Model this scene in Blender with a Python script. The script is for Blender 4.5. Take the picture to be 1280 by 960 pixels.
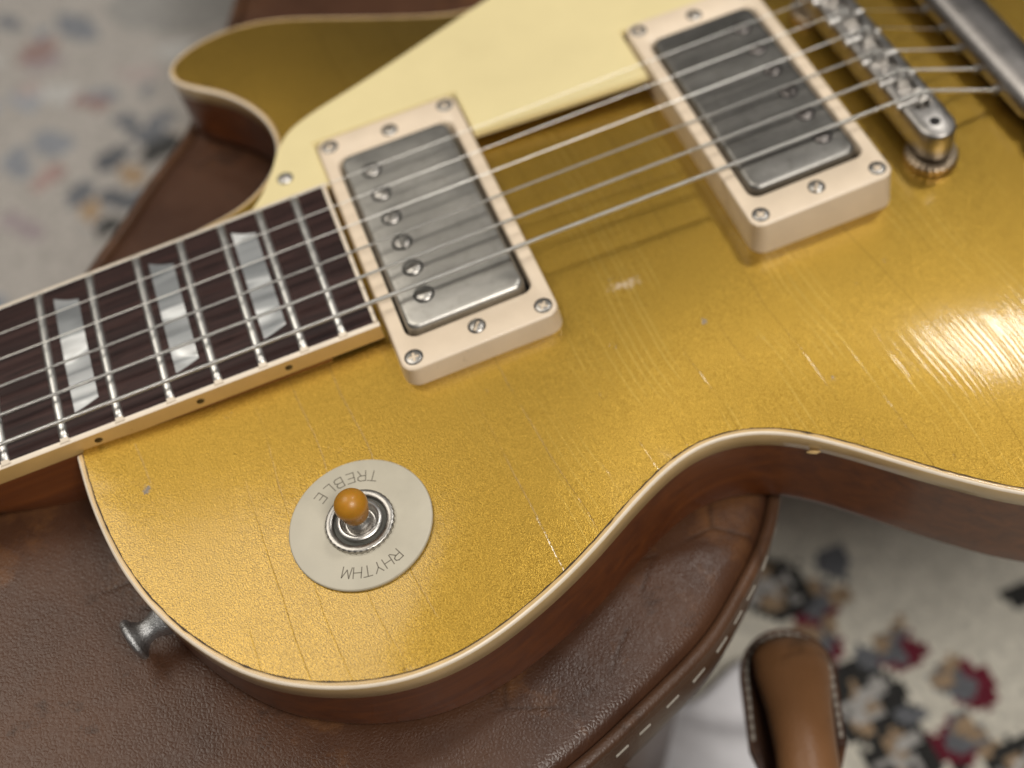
import bpy, bmesh, math, random
import numpy as np
from mathutils import Matrix, Vector
from mathutils.geometry import delaunay_2d_cdt

random.seed(7); np.random.seed(7)
SC = bpy.context.scene
COL = SC.collection
for o in list(bpy.data.objects): bpy.data.objects.remove(o)

# ------------------------------------------------------------------ camera
# all lengths below are millimetres; the world is metres
cam_d = bpy.data.cameras.new('camera'); cam = bpy.data.objects.new('camera', cam_d); COL.objects.link(cam)
SC.camera = cam
r0 = (0.91498031, -0.40043101, 0.04965915); r1 = (-0.26700399, -0.69313283, -0.66953398); r2 = (0.30252256, 0.59935122, -0.74111957)
cam.matrix_world = Matrix(((r0[0], -r1[0], -r2[0], -0.0737844), (r0[1], -r1[1], -r2[1], -0.2112211), (r0[2], -r1[2], -r2[2], 0.3172850), (0, 0, 0, 1)))
cam_d.sensor_width = 36; cam_d.lens = 47.248
cam_d.shift_x = -0.12852; cam_d.shift_y = -0.13859
cam_d.clip_start = 0.01; cam_d.clip_end = 50
cam_d.dof.use_dof = True; cam_d.dof.focus_distance = 0.317; cam_d.dof.aperture_fstop = 6.0

# ------------------------------------------------------------------ light
world = bpy.data.worlds.new('World'); SC.world = world; world.use_nodes = True
wb = world.node_tree.nodes['Background']; wb.inputs[0].default_value = (1.0, 0.98, 0.94, 1); wb.inputs[1].default_value = 0.085
def lamp(name, loc, target, size, power, color, size_y=None, spread=180):
    d = bpy.data.lights.new(name, 'AREA'); d.energy = power; d.color = color
    d.shape = 'RECTANGLE' if size_y else 'DISK'; d.size = size
    if size_y: d.size_y = size_y
    d.spread = math.radians(spread)
    o = bpy.data.objects.new(name, d); COL.objects.link(o); o.location = loc
    o.rotation_euler = (Vector(target) - Vector(loc)).to_track_quat('-Z', 'Y').to_euler()
    return o
lamp('ceiling_spot', (0.56, 0.41, 1.60), (0.05, 0, 0), 0.21, 4.8, (1.0, 0.96, 0.90))
lamp('ceiling_lamp', (-0.82, 0.68, 1.62), (0, 0, 0), 1.00, 13.5, (1.0, 0.93, 0.82), 1.00)
lamp('room_lamp', (0.15, -0.85, 1.45), (0.05, 0, 0), 0.60, 20, (1.0, 0.94, 0.86), 0.60)
SC.view_settings.view_transform = 'Standard'; SC.view_settings.look = 'None'
SC.view_settings.exposure = 0.0; SC.view_settings.gamma = 1.0
SC.cycles.use_denoising = True
SC.cycles.max_bounces = 8

# ------------------------------------------------------------------ helpers
S_BACK = 0.147
nrm = Vector((S_BACK, 0, 1)).normalized(); exv = Vector((1, 0, -S_BACK)).normalized()
ORG = Vector((490, -40, -29.1 - S_BACK * 60))
R3 = Matrix((exv, (0, 1, 0), nrm))
NECK = Matrix.Scale(0.001, 4) @ R3.to_4x4() @ Matrix.Translation(-ORG)   # guitar frame (x along the strings) -> world
MM = Matrix.Scale(0.001, 4)

def mesh_from(name, V, F, mat, parent=None, smooth=True, sharp=None, mats=None, idx=None):
    me = bpy.data.meshes.new(name); me.from_pydata([tuple(v) for v in V], [], F); me.update()
    o = bpy.data.objects.new(name, me); COL.objects.link(o)
    for m in (mats or [mat]): me.materials.append(m)
    if idx is not None: me.polygons.foreach_set('material_index', idx)
    if smooth:
        me.polygons.foreach_set('use_smooth', [True] * len(me.polygons))
        if sharp: 
            me.set_sharp_from_angle(angle=math.radians(sharp))
    if parent: o.parent = parent
    return o

def dup(o, parent=None, loc=None, rot=None):
    c = o.copy(); COL.objects.link(c)
    if parent: c.parent = parent
    if loc is not None: c.location = loc
    if rot is not None: c.rotation_euler = rot
    return c

def thing(name, label, cat, mat4, group=None, kind=None):
    o = bpy.data.objects.new(name, None); COL.objects.link(o); o.matrix_world = mat4
    o.empty_display_size = 1
    o['label'] = label; o['category'] = cat
    if group: o['group'] = group
    return o

class MB:
    """collects shapes into one mesh"""
    def __init__(s): s.V = []; s.F = []; s.I = []
    def add(s, V, F, i=0):
        n = len(s.V); s.V += [tuple(v) for v in V]; s.F += [tuple(k + n for k in f) for f in F]; s.I += [i] * len(F)
    def box(s, x0, x1, y0, y1, z0, z1, M=None, i=0, bev=0.0):
        bm = bmesh.new(); bmesh.ops.create_cube(bm, size=1)
        for v in bm.verts: v.co = Vector(((x0 + x1) / 2 + v.co.x * (x1 - x0), (y0 + y1) / 2 + v.co.y * (y1 - y0), (z0 + z1) / 2 + v.co.z * (z1 - z0)))
        if bev: bmesh.ops.bevel(bm, geom=bm.edges[:], offset=bev, segments=2, affect='EDGES', profile=0.6)
        bm.verts.index_update()
        s.add([(M @ v.co if M else v.co.copy()) for v in bm.verts], [[v.index for v in f.verts] for f in bm.faces], i); bm.free()
    def lathe(s, prof, n=32, M=None, i=0, rfun=None):
        V = []; F = []; m = len(prof)
        for k in range(n):
            a = 2 * math.pi * k / n
            for (r, z) in prof:
                rr = rfun(r, z, k) if rfun else r
                p = Vector((rr * math.cos(a), rr * math.sin(a), z)); V.append(M @ p if M else p)
        for k in range(n):
            k2 = (k + 1) % n
            for j in range(m - 1):
                F.append((k * m + j, k2 * m + j, k2 * m + j + 1, k * m + j + 1))
        s.add(V, F, i)
    def tube(s, pts, r, n=10, i=0, closed=False, cap=True):
        pts = [Vector(p) for p in pts]; N = len(pts); V = []; F = []
        for k, p in enumerate(pts):
            a = pts[k - 1] if (k > 0 or closed) else p; b = pts[(k + 1) % N] if (k < N - 1 or closed) else p
            t = (b - a).normalized(); u = t.cross(Vector((0, 0, 1)))
            if u.length < 1e-5: u = Vector((1, 0, 0))
            u.normalize(); w = u.cross(t)
            rr = r[k] if isinstance(r, (list, tuple)) else r
            for j in range(n):
                an = 2 * math.pi * j / n; V.append(p + u * rr * math.cos(an) + w * rr * math.sin(an))
        for k in range(N if closed else N - 1):
            k2 = (k + 1) % N
            for j in range(n):
                j2 = (j + 1) % n; F.append((k * n + j, k * n + j2, k2 * n + j2, k2 * n + j))
        if cap and not closed: F.append(tuple(range(n))[::-1]); F.append(tuple((N - 1) * n + j for j in range(n)))
        s.add(V, F, i)
    def build(s, name, mat, parent=None, smooth=True, sharp=40):
        mats = mat if isinstance(mat, list) else [mat]
        return mesh_from(name, s.V, s.F, None, parent, smooth, sharp, mats, s.I)

def loft(rings, closed=True):
    V = []; F = []; n = len(rings[0])
    for r in rings: V += [tuple(p) for p in r]
    for k in range(len(rings) - 1):
        for j in range(n if closed else n - 1):
            j2 = (j + 1) % n
            F.append((k * n + j, k * n + j2, (k + 1) * n + j2, (k + 1) * n + j))
    return V, F

def catmull(P, step, closed=False):
    P = np.array(P, float); out = []; N = len(P)
    rng = range(N) if closed else range(N - 1)
    for i in rng:
        p1 = P[i]; p2 = P[(i + 1) % N]
        p0 = P[(i - 1) % N] if (closed or i > 0) else 2 * p1 - p2
        p3 = P[(i + 2) % N] if (closed or i < N - 2) else 2 * p2 - p1
        n = max(1, int(round(np.linalg.norm(p2 - p1) / step * 4)))
        for t in np.arange(n) / n:
            out.append(0.5 * (2 * p1 + (p2 - p0) * t + (2 * p0 - 5 * p1 + 4 * p2 - p3) * t * t + (3 * p1 - p0 - 3 * p2 + p3) * t ** 3))
    if not closed: out.append(P[-1])
    return resample(np.array(out), step, closed)

def resample(P, step, closed=False):
    Q = np.vstack([P, P[:1]]) if closed else P
    d = np.concatenate([[0], np.cumsum(np.linalg.norm(np.diff(Q, axis=0), axis=1))])
    n = max(2, int(round(d[-1] / step))); s = np.linspace(0, d[-1], n + 1)
    out = np.stack([np.interp(s, d, Q[:, k]) for k in range(Q.shape[1])], 1)
    return out[:-1] if closed else out

def smooth_path(P, it, closed=False):
    P = P.copy()
    for _ in range(it):
        if closed: P = 0.5 * P + 0.25 * (np.roll(P, 1, 0) + np.roll(P, -1, 0))
        else: P[1:-1] = 0.5 * P[1:-1] + 0.25 * (P[:-2] + P[2:])
    return P

def normals2(P, closed=False):
    if closed: t = np.roll(P, -1, 0) - np.roll(P, 1, 0)
    else: t = np.gradient(P, axis=0)
    t /= np.linalg.norm(t, axis=1)[:, None] + 1e-12
    return np.stack([t[:, 1], -t[:, 0]], 1)   # right-hand side of travel

def rrect(cx, cy, hx, hy, r, n=6):
    out = []
    for (sx, sy, a0) in ((1, 1, 0), (-1, 1, 90), (-1, -1, 180), (1, -1, 270)):
        for k in range(n + 1):
            a = math.radians(a0 + 90 * k / n)
            out.append((cx + sx * (hx - r) + r * math.cos(a), cy + sy * (hy - r) + r * math.sin(a)))
    return out

# ------------------------------------------------------------------ materials
class NT:
    def __init__(s, name):
        s.m = bpy.data.materials.new(name); s.m.use_nodes = True; s.t = s.m.node_tree; s.t.nodes.clear()
        s.out = s.n('ShaderNodeOutputMaterial'); s.p = s.n('ShaderNodeBsdfPrincipled'); s.l(s.p.outputs[0], s.out.inputs[0])
        s.co = s.n('ShaderNodeTexCoord').outputs['Object']
    def n(s, t, **kw):
        x = s.t.nodes.new(t)
        for k, v in kw.items(): setattr(x, k, v)
        return x
    def l(s, a, b): s.t.links.new(a, b)
    def set(s, **kw):
        for k, v in kw.items():
            i = s.p.inputs[k.replace('_', ' ')]
            if isinstance(v, (int, float)): i.default_value = v
            elif isinstance(v, tuple): i.default_value = (*v, 1) if len(v) == 3 else v
            else: s.l(v, i)
    def map(s, scale=(1, 1, 1), loc=(0, 0, 0), rot=(0, 0, 0), src=None):
        m = s.n('ShaderNodeMapping'); m.inputs['Scale'].default_value = scale; m.inputs['Location'].default_value = loc; m.inputs['Rotation'].default_value = rot
        s.l(src or s.co, m.inputs[0]); return m.outputs[0]
    def noise(s, scale, detail=2, rough=0.5, vec=None, dist=0.0):
        x = s.n('ShaderNodeTexNoise'); x.inputs['Scale'].default_value = scale; x.inputs['Detail'].default_value = detail; x.inputs['Roughness'].default_value = rough
        x.inputs['Distortion'].default_value = dist
        s.l(vec or s.co, x.inputs['Vector']); return x.outputs['Fac']
    def vor(s, scale, vec=None, feature='F1', out='Distance', rand=1.0):
        x = s.n('ShaderNodeTexVoronoi', feature=feature); x.inputs['Scale'].default_value = scale; x.inputs['Randomness'].default_value = rand
        s.l(vec or s.co, x.inputs['Vector']); return x.outputs[out]
    def ramp(s, f, stops, interp='LINEAR'):
        r = s.n('ShaderNodeValToRGB'); e = r.color_ramp; e.interpolation = interp
        while len(e.elements) < len(stops): e.elements.new(0.5)
        for k, (p, c) in enumerate(stops):
            e.elements[k].position = p
            c = (c, c, c) if isinstance(c, (int, float)) else c
            e.elements[k].color = (*c, 1)
        s.l(f, r.inputs[0]); return r.outputs[0]
    def mix(s, f, a, b, mode='MIX'):
        x = s.n('ShaderNodeMix', data_type='RGBA', blend_type=mode)
        for v, i in ((f, 0), (a, 6), (b, 7)):
            if isinstance(v, (int, float)): x.inputs[i].default_value = v
            elif isinstance(v, tuple): x.inputs[i].default_value = (*v, 1)
            else: s.l(v, x.inputs[i])
        return x.outputs[2]
    def math(s, op, a, b=0.0, c=0.0, clamp=False):
        x = s.n('ShaderNodeMath', operation=op, use_clamp=clamp)
        for k, v in enumerate((a, b, c)):
            if isinstance(v, (int, float)): x.inputs[k].default_value = v
            else: s.l(v, x.inputs[k])
        return x.outputs[0]
    def bump(s, h, strength, dist, normal=None):
        b = s.n('ShaderNodeBump'); b.inputs['Strength'].default_value = strength; b.inputs['Distance'].default_value = dist
        s.l(h, b.inputs['Height'])
        if normal: s.l(normal, b.inputs['Normal'])
        return b.outputs[0]
    def dist_to(s, p):
        v = s.n('ShaderNodeVectorMath', operation='DISTANCE'); s.l(s.co, v.inputs[0]); v.inputs[1].default_value = p; return v.outputs['Value']

def mat_gold():
    t = NT('gold_metallic_lacquer')
    fl = t.noise(2.7, 2, 0.6, t.map((1, 1, 0.2)))
    fl2 = t.vor(2.9, t.map((1, 1, 0.2)), 'F1', 'Distance')
    big = t.noise(0.02, 3, 0.6)
    base = t.mix(t.ramp(fl, [(0.35, 0.0), (0.68, 1.0)]), (0.330, 0.199, 0.027), (0.548, 0.346, 0.060))
    base = t.mix(t.ramp(big, [(0.35, 0.0), (0.7, 0.25)]), base, (0.39, 0.243, 0.038))
    # long hairline cracks across the strings
    sep = t.n('ShaderNodeSeparateXYZ'); t.l(t.co, sep.inputs[0])
    bend = t.math('MULTIPLY', t.math('SUBTRACT', t.noise(0.012, 2, 0.5), 0.5), 14.0)
    jit = t.math('MULTIPLY', t.math('SUBTRACT', t.noise(0.35, 3, 0.6), 0.5), 0.55)
    xw = t.math('ADD', t.math('ADD', sep.outputs[0], t.math('MULTIPLY', sep.outputs[1], 0.07)), t.math('ADD', bend, jit))
    def cracks(freq, width, patch_scale, patch, seed):
        vn = t.n('ShaderNodeTexVoronoi', voronoi_dimensions='1D', feature='DISTANCE_TO_EDGE'); vn.inputs['Scale'].default_value = 1.0
        t.l(t.math('ADD', t.math('MULTIPLY', xw, freq), seed), vn.inputs['W'])
        line = t.ramp(vn.outputs['Distance'], [(0.0, 1.0), (width * freq, 0.0)])
        gate = t.ramp(t.noise(1.0, 3, 0.6, t.map((patch_scale * 4, patch_scale, 0.0), (seed * 3, seed, 0))), [(patch, 0.0), (patch + 0.08, 1.0)])
        return t.math('MULTIPLY', line, gate)
    cr = cracks(0.085, 0.20, 0.011, 0.45, 3.1)
    sc = cracks(0.40, 0.20, 0.013, 0.50, 9.4)
    wz = t.ramp(t.math('DIVIDE', sep.outputs[0], 900.0), [(0.50, 0.0), (0.575, 1.0), (0.70, 1.0), (0.72, 0.6)])
    sc = t.math('MULTIPLY', sc, wz)
    # dense fine rub marks where an arm wore the lower bout
    s2 = cracks(0.75, 0.30, 0.02, 0.44, 21.7)
    s2 = t.math('MULTIPLY', s2, t.ramp(t.math('DIVIDE', t.dist_to((603, -98, -14)), 100.0), [(0.08, 1.0), (0.30, 0.0)]))
    # curly chips in the clear coat
    curl = t.ramp(t.vor(0.11, t.map((1, 1, 0.1), (0.3, 0.1, 0))), [(0.09, 0.0), (0.105, 1.0), (0.125, 0.0)])
    curl = t.math('MULTIPLY', curl, t.ramp(t.noise(0.35, 1, 0.5), [(0.55, 0.0), (0.62, 1.0)]))
    base = t.mix(t.math('MULTIPLY', cr, 0.64), base, (0.17, 0.095, 0.014))
    base = t.mix(t.math('MULTIPLY', sc, 0.20), base, (1.0, 0.86, 0.32))
    base = t.mix(t.math('MULTIPLY', curl, 0.6), base, (0.16, 0.09, 0.015))
    # worn-through dings
    wob = t.math('MULTIPLY', t.math('SUBTRACT', t.noise(0.9, 3, 0.7), 0.5), 3.4)
    ding = None; metal = 1.0
    for (p, r) in (((392.6, -45.3, 0.9), 0.95), ((538.3, -58.6, -5.0), 0.75), ((521.5, -36, -1.8), 0.5), ((561, -88, -7.5), 0.45)):
        d = t.math('ADD', t.dist_to(p), wob)
        k = t.ramp(t.math('DIVIDE', d, 10.0), [(max(0.0, r / 10 - 0.03), 1.0), (r / 10 + 0.03, 0.0)])
        ding = k if ding is None else t.math('MAXIMUM', ding, k)
    base = t.mix(ding, base, (0.20, 0.17, 0.14))
    # pale scrape between the pickups
    sv = t.map((0.45, 1.15, 1), (0, 0, 0), (0, 0, -0.35))
    dv = t.n('ShaderNodeVectorMath', operation='DISTANCE'); t.l(sv, dv.inputs[0])
    mp = Matrix.Rotation(-0.35, 3, 'Z') @ Vector((524.7 * 0.45, -38.9 * 1.15, -2.0)); dv.inputs[1].default_value = mp
    ds = t.math('ADD', dv.outputs['Value'], t.math('MULTIPLY', t.math('SUBTRACT', t.noise(0.8, 4, 0.75), 0.5), 9.0))
    scrape = t.ramp(t.math('DIVIDE', ds, 10.0), [(0.02, 1.0), (0.22, 0.0)])
    base = t.mix(t.math('MULTIPLY', scrape, 0.75), base, (0.62, 0.50, 0.38))
    dull = t.math('MAXIMUM', ding, scrape)
    t.set(Base_Color=base, Metallic=t.math('SUBTRACT', 0.93, t.math('MULTIPLY', dull, 0.7), clamp=True))
    t.set(Roughness=t.math('ADD', 0.31, t.math('MULTIPLY', t.noise(0.05, 3, 0.6), 0.08)))
    h = t.math('ADD', fl, t.math('MULTIPLY', fl2, 0.5))
    nb = t.bump(h, 1.0, 0.00007)
    hc = t.math('ADD', t.math('MULTIPLY', cr, -1.0), t.math('ADD', t.math('ADD', t.math('MULTIPLY', sc, 0.20), t.math('MULTIPLY', s2, -0.55)), t.math('ADD', t.math('MULTIPLY', curl, -1.0), t.math('MULTIPLY', dull, -2.0))))
    cn = t.bump(t.math('ADD', hc, t.math('MULTIPLY', t.noise(0.12, 4, 0.65), 0.7)), 0.5, 0.00007)
    t.set(Normal=nb, Coat_Weight=0.60, Coat_Roughness=0.10, Coat_IOR=1.5, Coat_Normal=cn)
    return t.m

def mat_plastic(name, col, rough=0.35, var=0.12, bumpd=0.00002, scale=0.15, coat=0.0, sub=0.0, speck=0.0):
    t = NT(name)
    n = t.noise(scale, 4, 0.6)
    dark = tuple(c * (1 - var * 2) for c in col); light = tuple(min(1, c * (1 + var)) for c in col)
    c = t.mix(t.ramp(n, [(0.3, 0.0), (0.72, 1.0)]), dark, light)
    if speck:
        sp = t.ramp(t.noise(speck, 3, 0.75), [(0.70, 0.0), (0.76, 1.0)])
        c = t.mix(t.math('MULTIPLY', sp, 0.45), c, tuple(k * 0.45 for k in col))
    t.set(Base_Color=c, Roughness=t.math('ADD', rough - 0.06, t.math('MULTIPLY', t.noise(scale * 4, 3, 0.6), 0.14)))
    t.set(Normal=t.bump(t.noise(2.5, 3, 0.6), 0.5, bumpd), Coat_Weight=coat, Coat_Roughness=0.08)
    if sub: t.set(Subsurface_Weight=sub, Subsurface_Scale=0.002)
    return t.m

def mat_metal(name, col, rough, smear=0.25, dirt=(0.10, 0.09, 0.08), dirt_amt=0.3, scale=0.08, bumpd=0.00003):
    t = NT(name)
    n1 = t.noise(scale, 5, 0.65, t.map((0.6, 1.6, 1.0))); n2 = t.noise(scale * 6, 4, 0.7)
    c = t.mix(t.ramp(n1, [(0.35, 0.0), (0.72, 1.0)]), tuple(k * (1 - smear) for k in col), col)
    c = t.mix(t.math('MULTIPLY', t.ramp(n2, [(0.52, 0.0), (0.78, 1.0)]), dirt_amt), c, dirt)
    t.set(Base_Color=c, Metallic=1.0, Roughness=t.math('ADD', rough - 0.09, t.math('MULTIPLY', n1, 0.22)))
    t.set(Normal=t.bump(n2, 0.6, bumpd))
    return t.m

def mat_wood(name, dark, light, rough=0.3, coat=0.7, axis=(0.012, 0.25, 0.25), coat_r=0.12, pore=0.0, spec=0.4):
    t = NT(name)
    g = t.noise(1.0, 6, 0.62, t.map(axis), 0.6)
    g2 = t.noise(4.0, 3, 0.6, t.map(axis))
    c = t.mix(t.ramp(g, [(0.3, 0.0), (0.72, 1.0)]), dark, light)
    if pore:
        pr = t.ramp(g2, [(0.35, 1.0), (0.46, 0.0)])
        c = t.mix(t.math('MULTIPLY', pr, pore), c, tuple(k * 0.35 for k in dark))
    t.set(Base_Color=c, Roughness=rough, Coat_Weight=coat, Coat_Roughness=coat_r)
    t.set(Normal=t.bump(g2, 0.35, 0.00006), Specular_IOR_Level=spec)
    return t.m

def mat_leather(name, a, b, worn, grain=0.55, rough=0.42, bumpd=0.00022):
    t = NT(name)
    n = t.noise(0.014, 5, 0.62); n2 = t.noise(0.028, 8, 0.74); n3 = t.noise(0.017, 6, 0.72, t.map((1, 1, 1), (40, 20, 0)))
    c = t.mix(t.ramp(n, [(0.36, 0.0), (0.66, 1.0)]), a, b)
    c = t.mix(t.ramp(n3, [(0.54, 0.0), (0.66, 0.85)]), c, worn)
    c = t.mix(t.math('MULTIPLY', t.ramp(n2, [(0.56, 0.0), (0.64, 1.0)]), 0.65), c, tuple(k * 0.35 for k in a))
    v = t.vor(grain, t.map((1, 1, 0.6)), 'DISTANCE_TO_EDGE'); v2 = t.noise(grain * 2.2, 3, 0.6)
    cre = t.vor(0.021, t.map((1, 1.7, 1), (3, 8, 0), (0, 0, 0.6)), 'DISTANCE_TO_EDGE'); cre = t.math('MULTIPLY', t.ramp(cre, [(0.0, 1.0), (0.03, 0.0)]), t.ramp(n3, [(0.48, 0.0), (0.56, 1.0)]))
    c = t.mix(t.math('MULTIPLY', cre, 0.5), c, tuple(k * 0.4 for k in a))
    h = t.math('ADD', t.math('SUBTRACT', t.math('MINIMUM', v, 0.35), t.math('MULTIPLY', cre, 0.8)), t.math('MULTIPLY', v2, 0.22))
    t.set(Base_Color=c, Roughness=t.math('ADD', rough - 0.14, t.math('MULTIPLY', n2, 0.34)), Specular_IOR_Level=0.45)
    t.set(Normal=t.bump(h, 0.9, bumpd))
    return t.m

def mat_flat(name, col, rough=0.6, metallic=0.0):
    t = NT(name)
    n = t.noise(0.6, 3, 0.6)
    t.set(Base_Color=t.mix(n, tuple(c * 0.8 for c in col), tuple(min(1, c * 1.15) for c in col)), Roughness=rough, Metallic=metallic)
    return t.m

def mat_pearl():
    t = NT('pearl_inlay')
    v = t.map((0.035, 0.10, 0.1))
    info = t.n('ShaderNodeObjectInfo')
    off = t.n('ShaderNodeVectorMath', operation='ADD'); t.l(v, off.inputs[0]); t.l(t.math('MULTIPLY', info.outputs['Random'], 50), off.inputs[1])
    w = t.noise(1.0, 2, 0.45, off.outputs[0], 0.5)
    c = t.ramp(w, [(0.30, (0.15, 0.16, 0.168)), (0.45, (0.27, 0.285, 0.295)), (0.54, (0.36, 0.375, 0.385)), (0.60, (0.80, 0.82, 0.82)), (0.70, (0.42, 0.425, 0.425))])
    t.set(Base_Color=c, Roughness=0.28, Metallic=0.25, Coat_Weight=0.6, Coat_Roughness=0.12)
    t.set(Normal=t.bump(w, 0.3, 0.0006))
    return t.m

def mat_string(name, pitch, col):
    t = NT(name)
    w = t.n('ShaderNodeTexWave', wave_type='BANDS', bands_direction='X'); w.inputs['Scale'].default_value = 2 * math.pi / 20 / pitch; w.inputs['Distortion'].default_value = 0
    t.l(t.co, w.inputs['Vector'])
    t.set(Base_Color=col, Metallic=1.0, Roughness=0.3)
    if pitch < 5: t.set(Normal=t.bump(w.outputs['Fac'], 0.8, 0.00012))
    return t.m

GOLD = mat_gold()
CREAM = mat_plastic('aged_cream_binding', (0.64, 0.44, 0.20), 0.30, 0.10, scale=0.05, coat=0.55, speck=0.5)
FBIND = mat_plastic('fretboard_binding_cream', (0.62, 0.385, 0.135), 0.30, 0.08, scale=0.05, coat=0.4)
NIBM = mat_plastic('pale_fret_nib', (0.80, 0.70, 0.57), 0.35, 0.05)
GUARD = mat_plastic('cream_pickguard', (0.80, 0.69, 0.38), 0.30, 0.03, scale=0.03, coat=0.2)
RING = mat_plastic('pinkish_cream_ring', (0.78, 0.65, 0.50), 0.38, 0.05, scale=0.06, coat=0.15, speck=0.28)
CHIP = mat_plastic('grey_cream_washer', (0.50, 0.465, 0.375), 0.42, 0.05, scale=0.09)
INK = mat_flat('engraved_grey_print', (0.20, 0.18, 0.14), 0.6)
AMBER = mat_plastic('amber_tip', (0.46, 0.205, 0.014), 0.38, 0.10, coat=0.1, sub=0.15)
GAPM = mat_flat('dark_lacquer_line', (0.05, 0.03, 0.015), 0.5)
SIDE = mat_wood('stained_mahogany', (0.072, 0.0155, 0.0020), (0.165, 0.043, 0.0050), 0.40, 0.25)
NECKM = mat_wood('neck_mahogany', (0.120, 0.029, 0.0045), (0.220, 0.062, 0.010), 0.38, 0.25)
ROSE = mat_wood('rosewood', (0.013, 0.0065, 0.0070), (0.052, 0.0245, 0.0215), 0.52, 0.0, (0.022, 0.55, 0.5), pore=0.75, spec=0.22)
COVER = mat_metal('aged_nickel_cover', (0.56, 0.545, 0.51), 0.38, 0.28, (0.24, 0.21, 0.18), 0.4, 0.05)
NICKEL = mat_metal('nickel', (0.70, 0.68, 0.65), 0.33, 0.2, dirt_amt=0.35, scale=0.3)
FRETM = mat_metal('fret_wire', (0.86, 0.85, 0.82), 0.34, 0.08, dirt_amt=0.1, scale=0.2, bumpd=0.000004)
BRIDGEM = mat_metal('dull_bridge_nickel', (0.46, 0.44, 0.42), 0.34, 0.3, dirt_amt=0.4, scale=0.15)
TAILM = mat_metal('dull_tailpiece_nickel', (0.40, 0.38, 0.37), 0.36, 0.3, dirt_amt=0.3, scale=0.05)
BRASS = mat_metal('tarnished_thumbwheel', (0.50, 0.40, 0.29), 0.36, 0.3)
COVER2 = mat_metal('darker_aged_nickel_cover', (0.33, 0.32, 0.30), 0.38, 0.35, (0.12, 0.105, 0.09), 0.5, 0.06)  # darker version of the aged nickel, for the bridge pickup cover
BUTTON = mat_metal('corroded_zinc', (0.62, 0.63, 0.64), 0.42, 0.4, (0.08, 0.08, 0.08), 0.6, 0.25, 0.0004)
BLACK = mat_flat('black_recess', (0.008, 0.007, 0.007), 0.7)
DOTM = mat_flat('tortoise_dot', (0.035, 0.018, 0.006), 0.4)
PEARL = mat_pearl()
STR_W = [mat_string('wound_string_%d' % k, p_, (0.74, 0.73, 0.70)) for k, p_ in enumerate((0.46, 0.40, 0.34, 9, 9, 9))]
LEATHER = mat_leather('brown_case_leather', (0.050, 0.0205, 0.0105), (0.095, 0.0405, 0.0190), (0.165, 0.070, 0.024), 0.95, 0.34, 0.00015)
LEATHER2 = mat_leather('tan_edge_leather', (0.060, 0.027, 0.013), (0.10, 0.046, 0.022), (0.16, 0.075, 0.036), 0.8, 0.40, 0.00015)
HANDLEM = mat_leather('tan_handle_leather', (0.19, 0.090, 0.038), (0.27, 0.135, 0.060), (0.23, 0.11, 0.05), 0.5, 0.36, 0.00012)
THREAD = mat_flat('off_white_thread', (0.40, 0.37, 0.32), 0.85)
CLOTHM = mat_plastic('white_cloth', (0.84, 0.84, 0.88), 0.85, 0.04, 0.0001)

# ------------------------------------------------------------------ guitar frame functions
TA = math.tan(math.radians(4))
fret_x = lambda n: 625.5 * (1 - 2 ** (-n / 12))
FB_END = 459.7
def halfw(x): return (43 + 13.02 * x / 450.0) / 2
def zE(x): return -TA * (x - 400)                      # rim of the top
def zB(x): return -29.1 - S_BACK * (x - 430)           # flat back
def zC(x):                                             # crest of the top along the middle
    a = np.asarray(x, float); k = 12.0
    soft = k * np.log1p(np.exp(np.clip((a - 492) / k, -30, 30)))
    return np.maximum(-0.046 * soft, zE(a) * (a < 405) + -99 * (a >= 405))

GOLD_BASS = [(379.6, -28.2), (380.2, -39.1), (381.4, -48.7), (384.1, -62.3), (387.2, -71.6), (390.1, -78.5), (393.9, -85.6), (398.8, -93.0), (403.8, -99.2),
    (409.8, -104.7), (416.1, -108.8), (421.7, -111.7), (427.5, -114.1), (436.0, -116.3), (443.3, -116.9), (449.1, -116.7), (455.1, -115.8), (459.3, -114.8), (465.9, -112.8),
    (471.5, -110.8), (478.4, -108.0), (488.9, -102.9), (495.6, -99.1), (503.8, -94.8), (511.8, -91.2), (519.5, -88.9), (526.3, -88.5), (532.6, -89.4), (538.4, -91.2), (543.8, -94.1),
    (549.6, -98.1), (555.6, -103.4), (561.5, -109.0), (568.2, -115.6), (576.4, -123.2), (588.9, -133.5)]
TAIL_B = [(610, -146), (635, -156), (665, -163), (695, -165), (725, -160), (753, -147), (777, -127), (796, -98), (808, -62), (814, -25)]
TAIL_T = [(x, -y) for x, y in TAIL_B[::-1]] + [(589, 133.5), (576, 122), (563, 110), (549, 99.5), (533, 94)]
HORN = [(517, 94.6), (497, 102.3), (477.8, 110.8), (464, 116.4), (452.5, 118.2), (440, 116.2), (431, 111.6), (427.0, 107.0), (427.6, 101.6), (432.4, 97.2), (441.8, 89.4), (449.6, 76.9), (452.2, 65.4), (451.2, 55.6), (446.0, 46.0), (437.8, 38.8), (428.6, 35.2), (421.5, 33.6)]
path = catmull(GOLD_BASS + TAIL_B + TAIL_T + HORN, 2.0)
path = smooth_path(path, 10)
path = resample(path, 2.0)
NRM = -normals2(path)
if np.dot(NRM[40], np.array([0, -1.0])) < 0: NRM = -NRM       # outward
OUT = path + NRM * 1.75                                        # outer face of the binding
NP_ = len(path)
arc = np.concatenate([[0], np.cumsum(np.linalg.norm(np.diff(path, axis=0), axis=1))])

guitar = thing('electric_guitar', 'worn gold top electric guitar with cream binding lying on the brown leather case', 'guitar', NECK)

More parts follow.
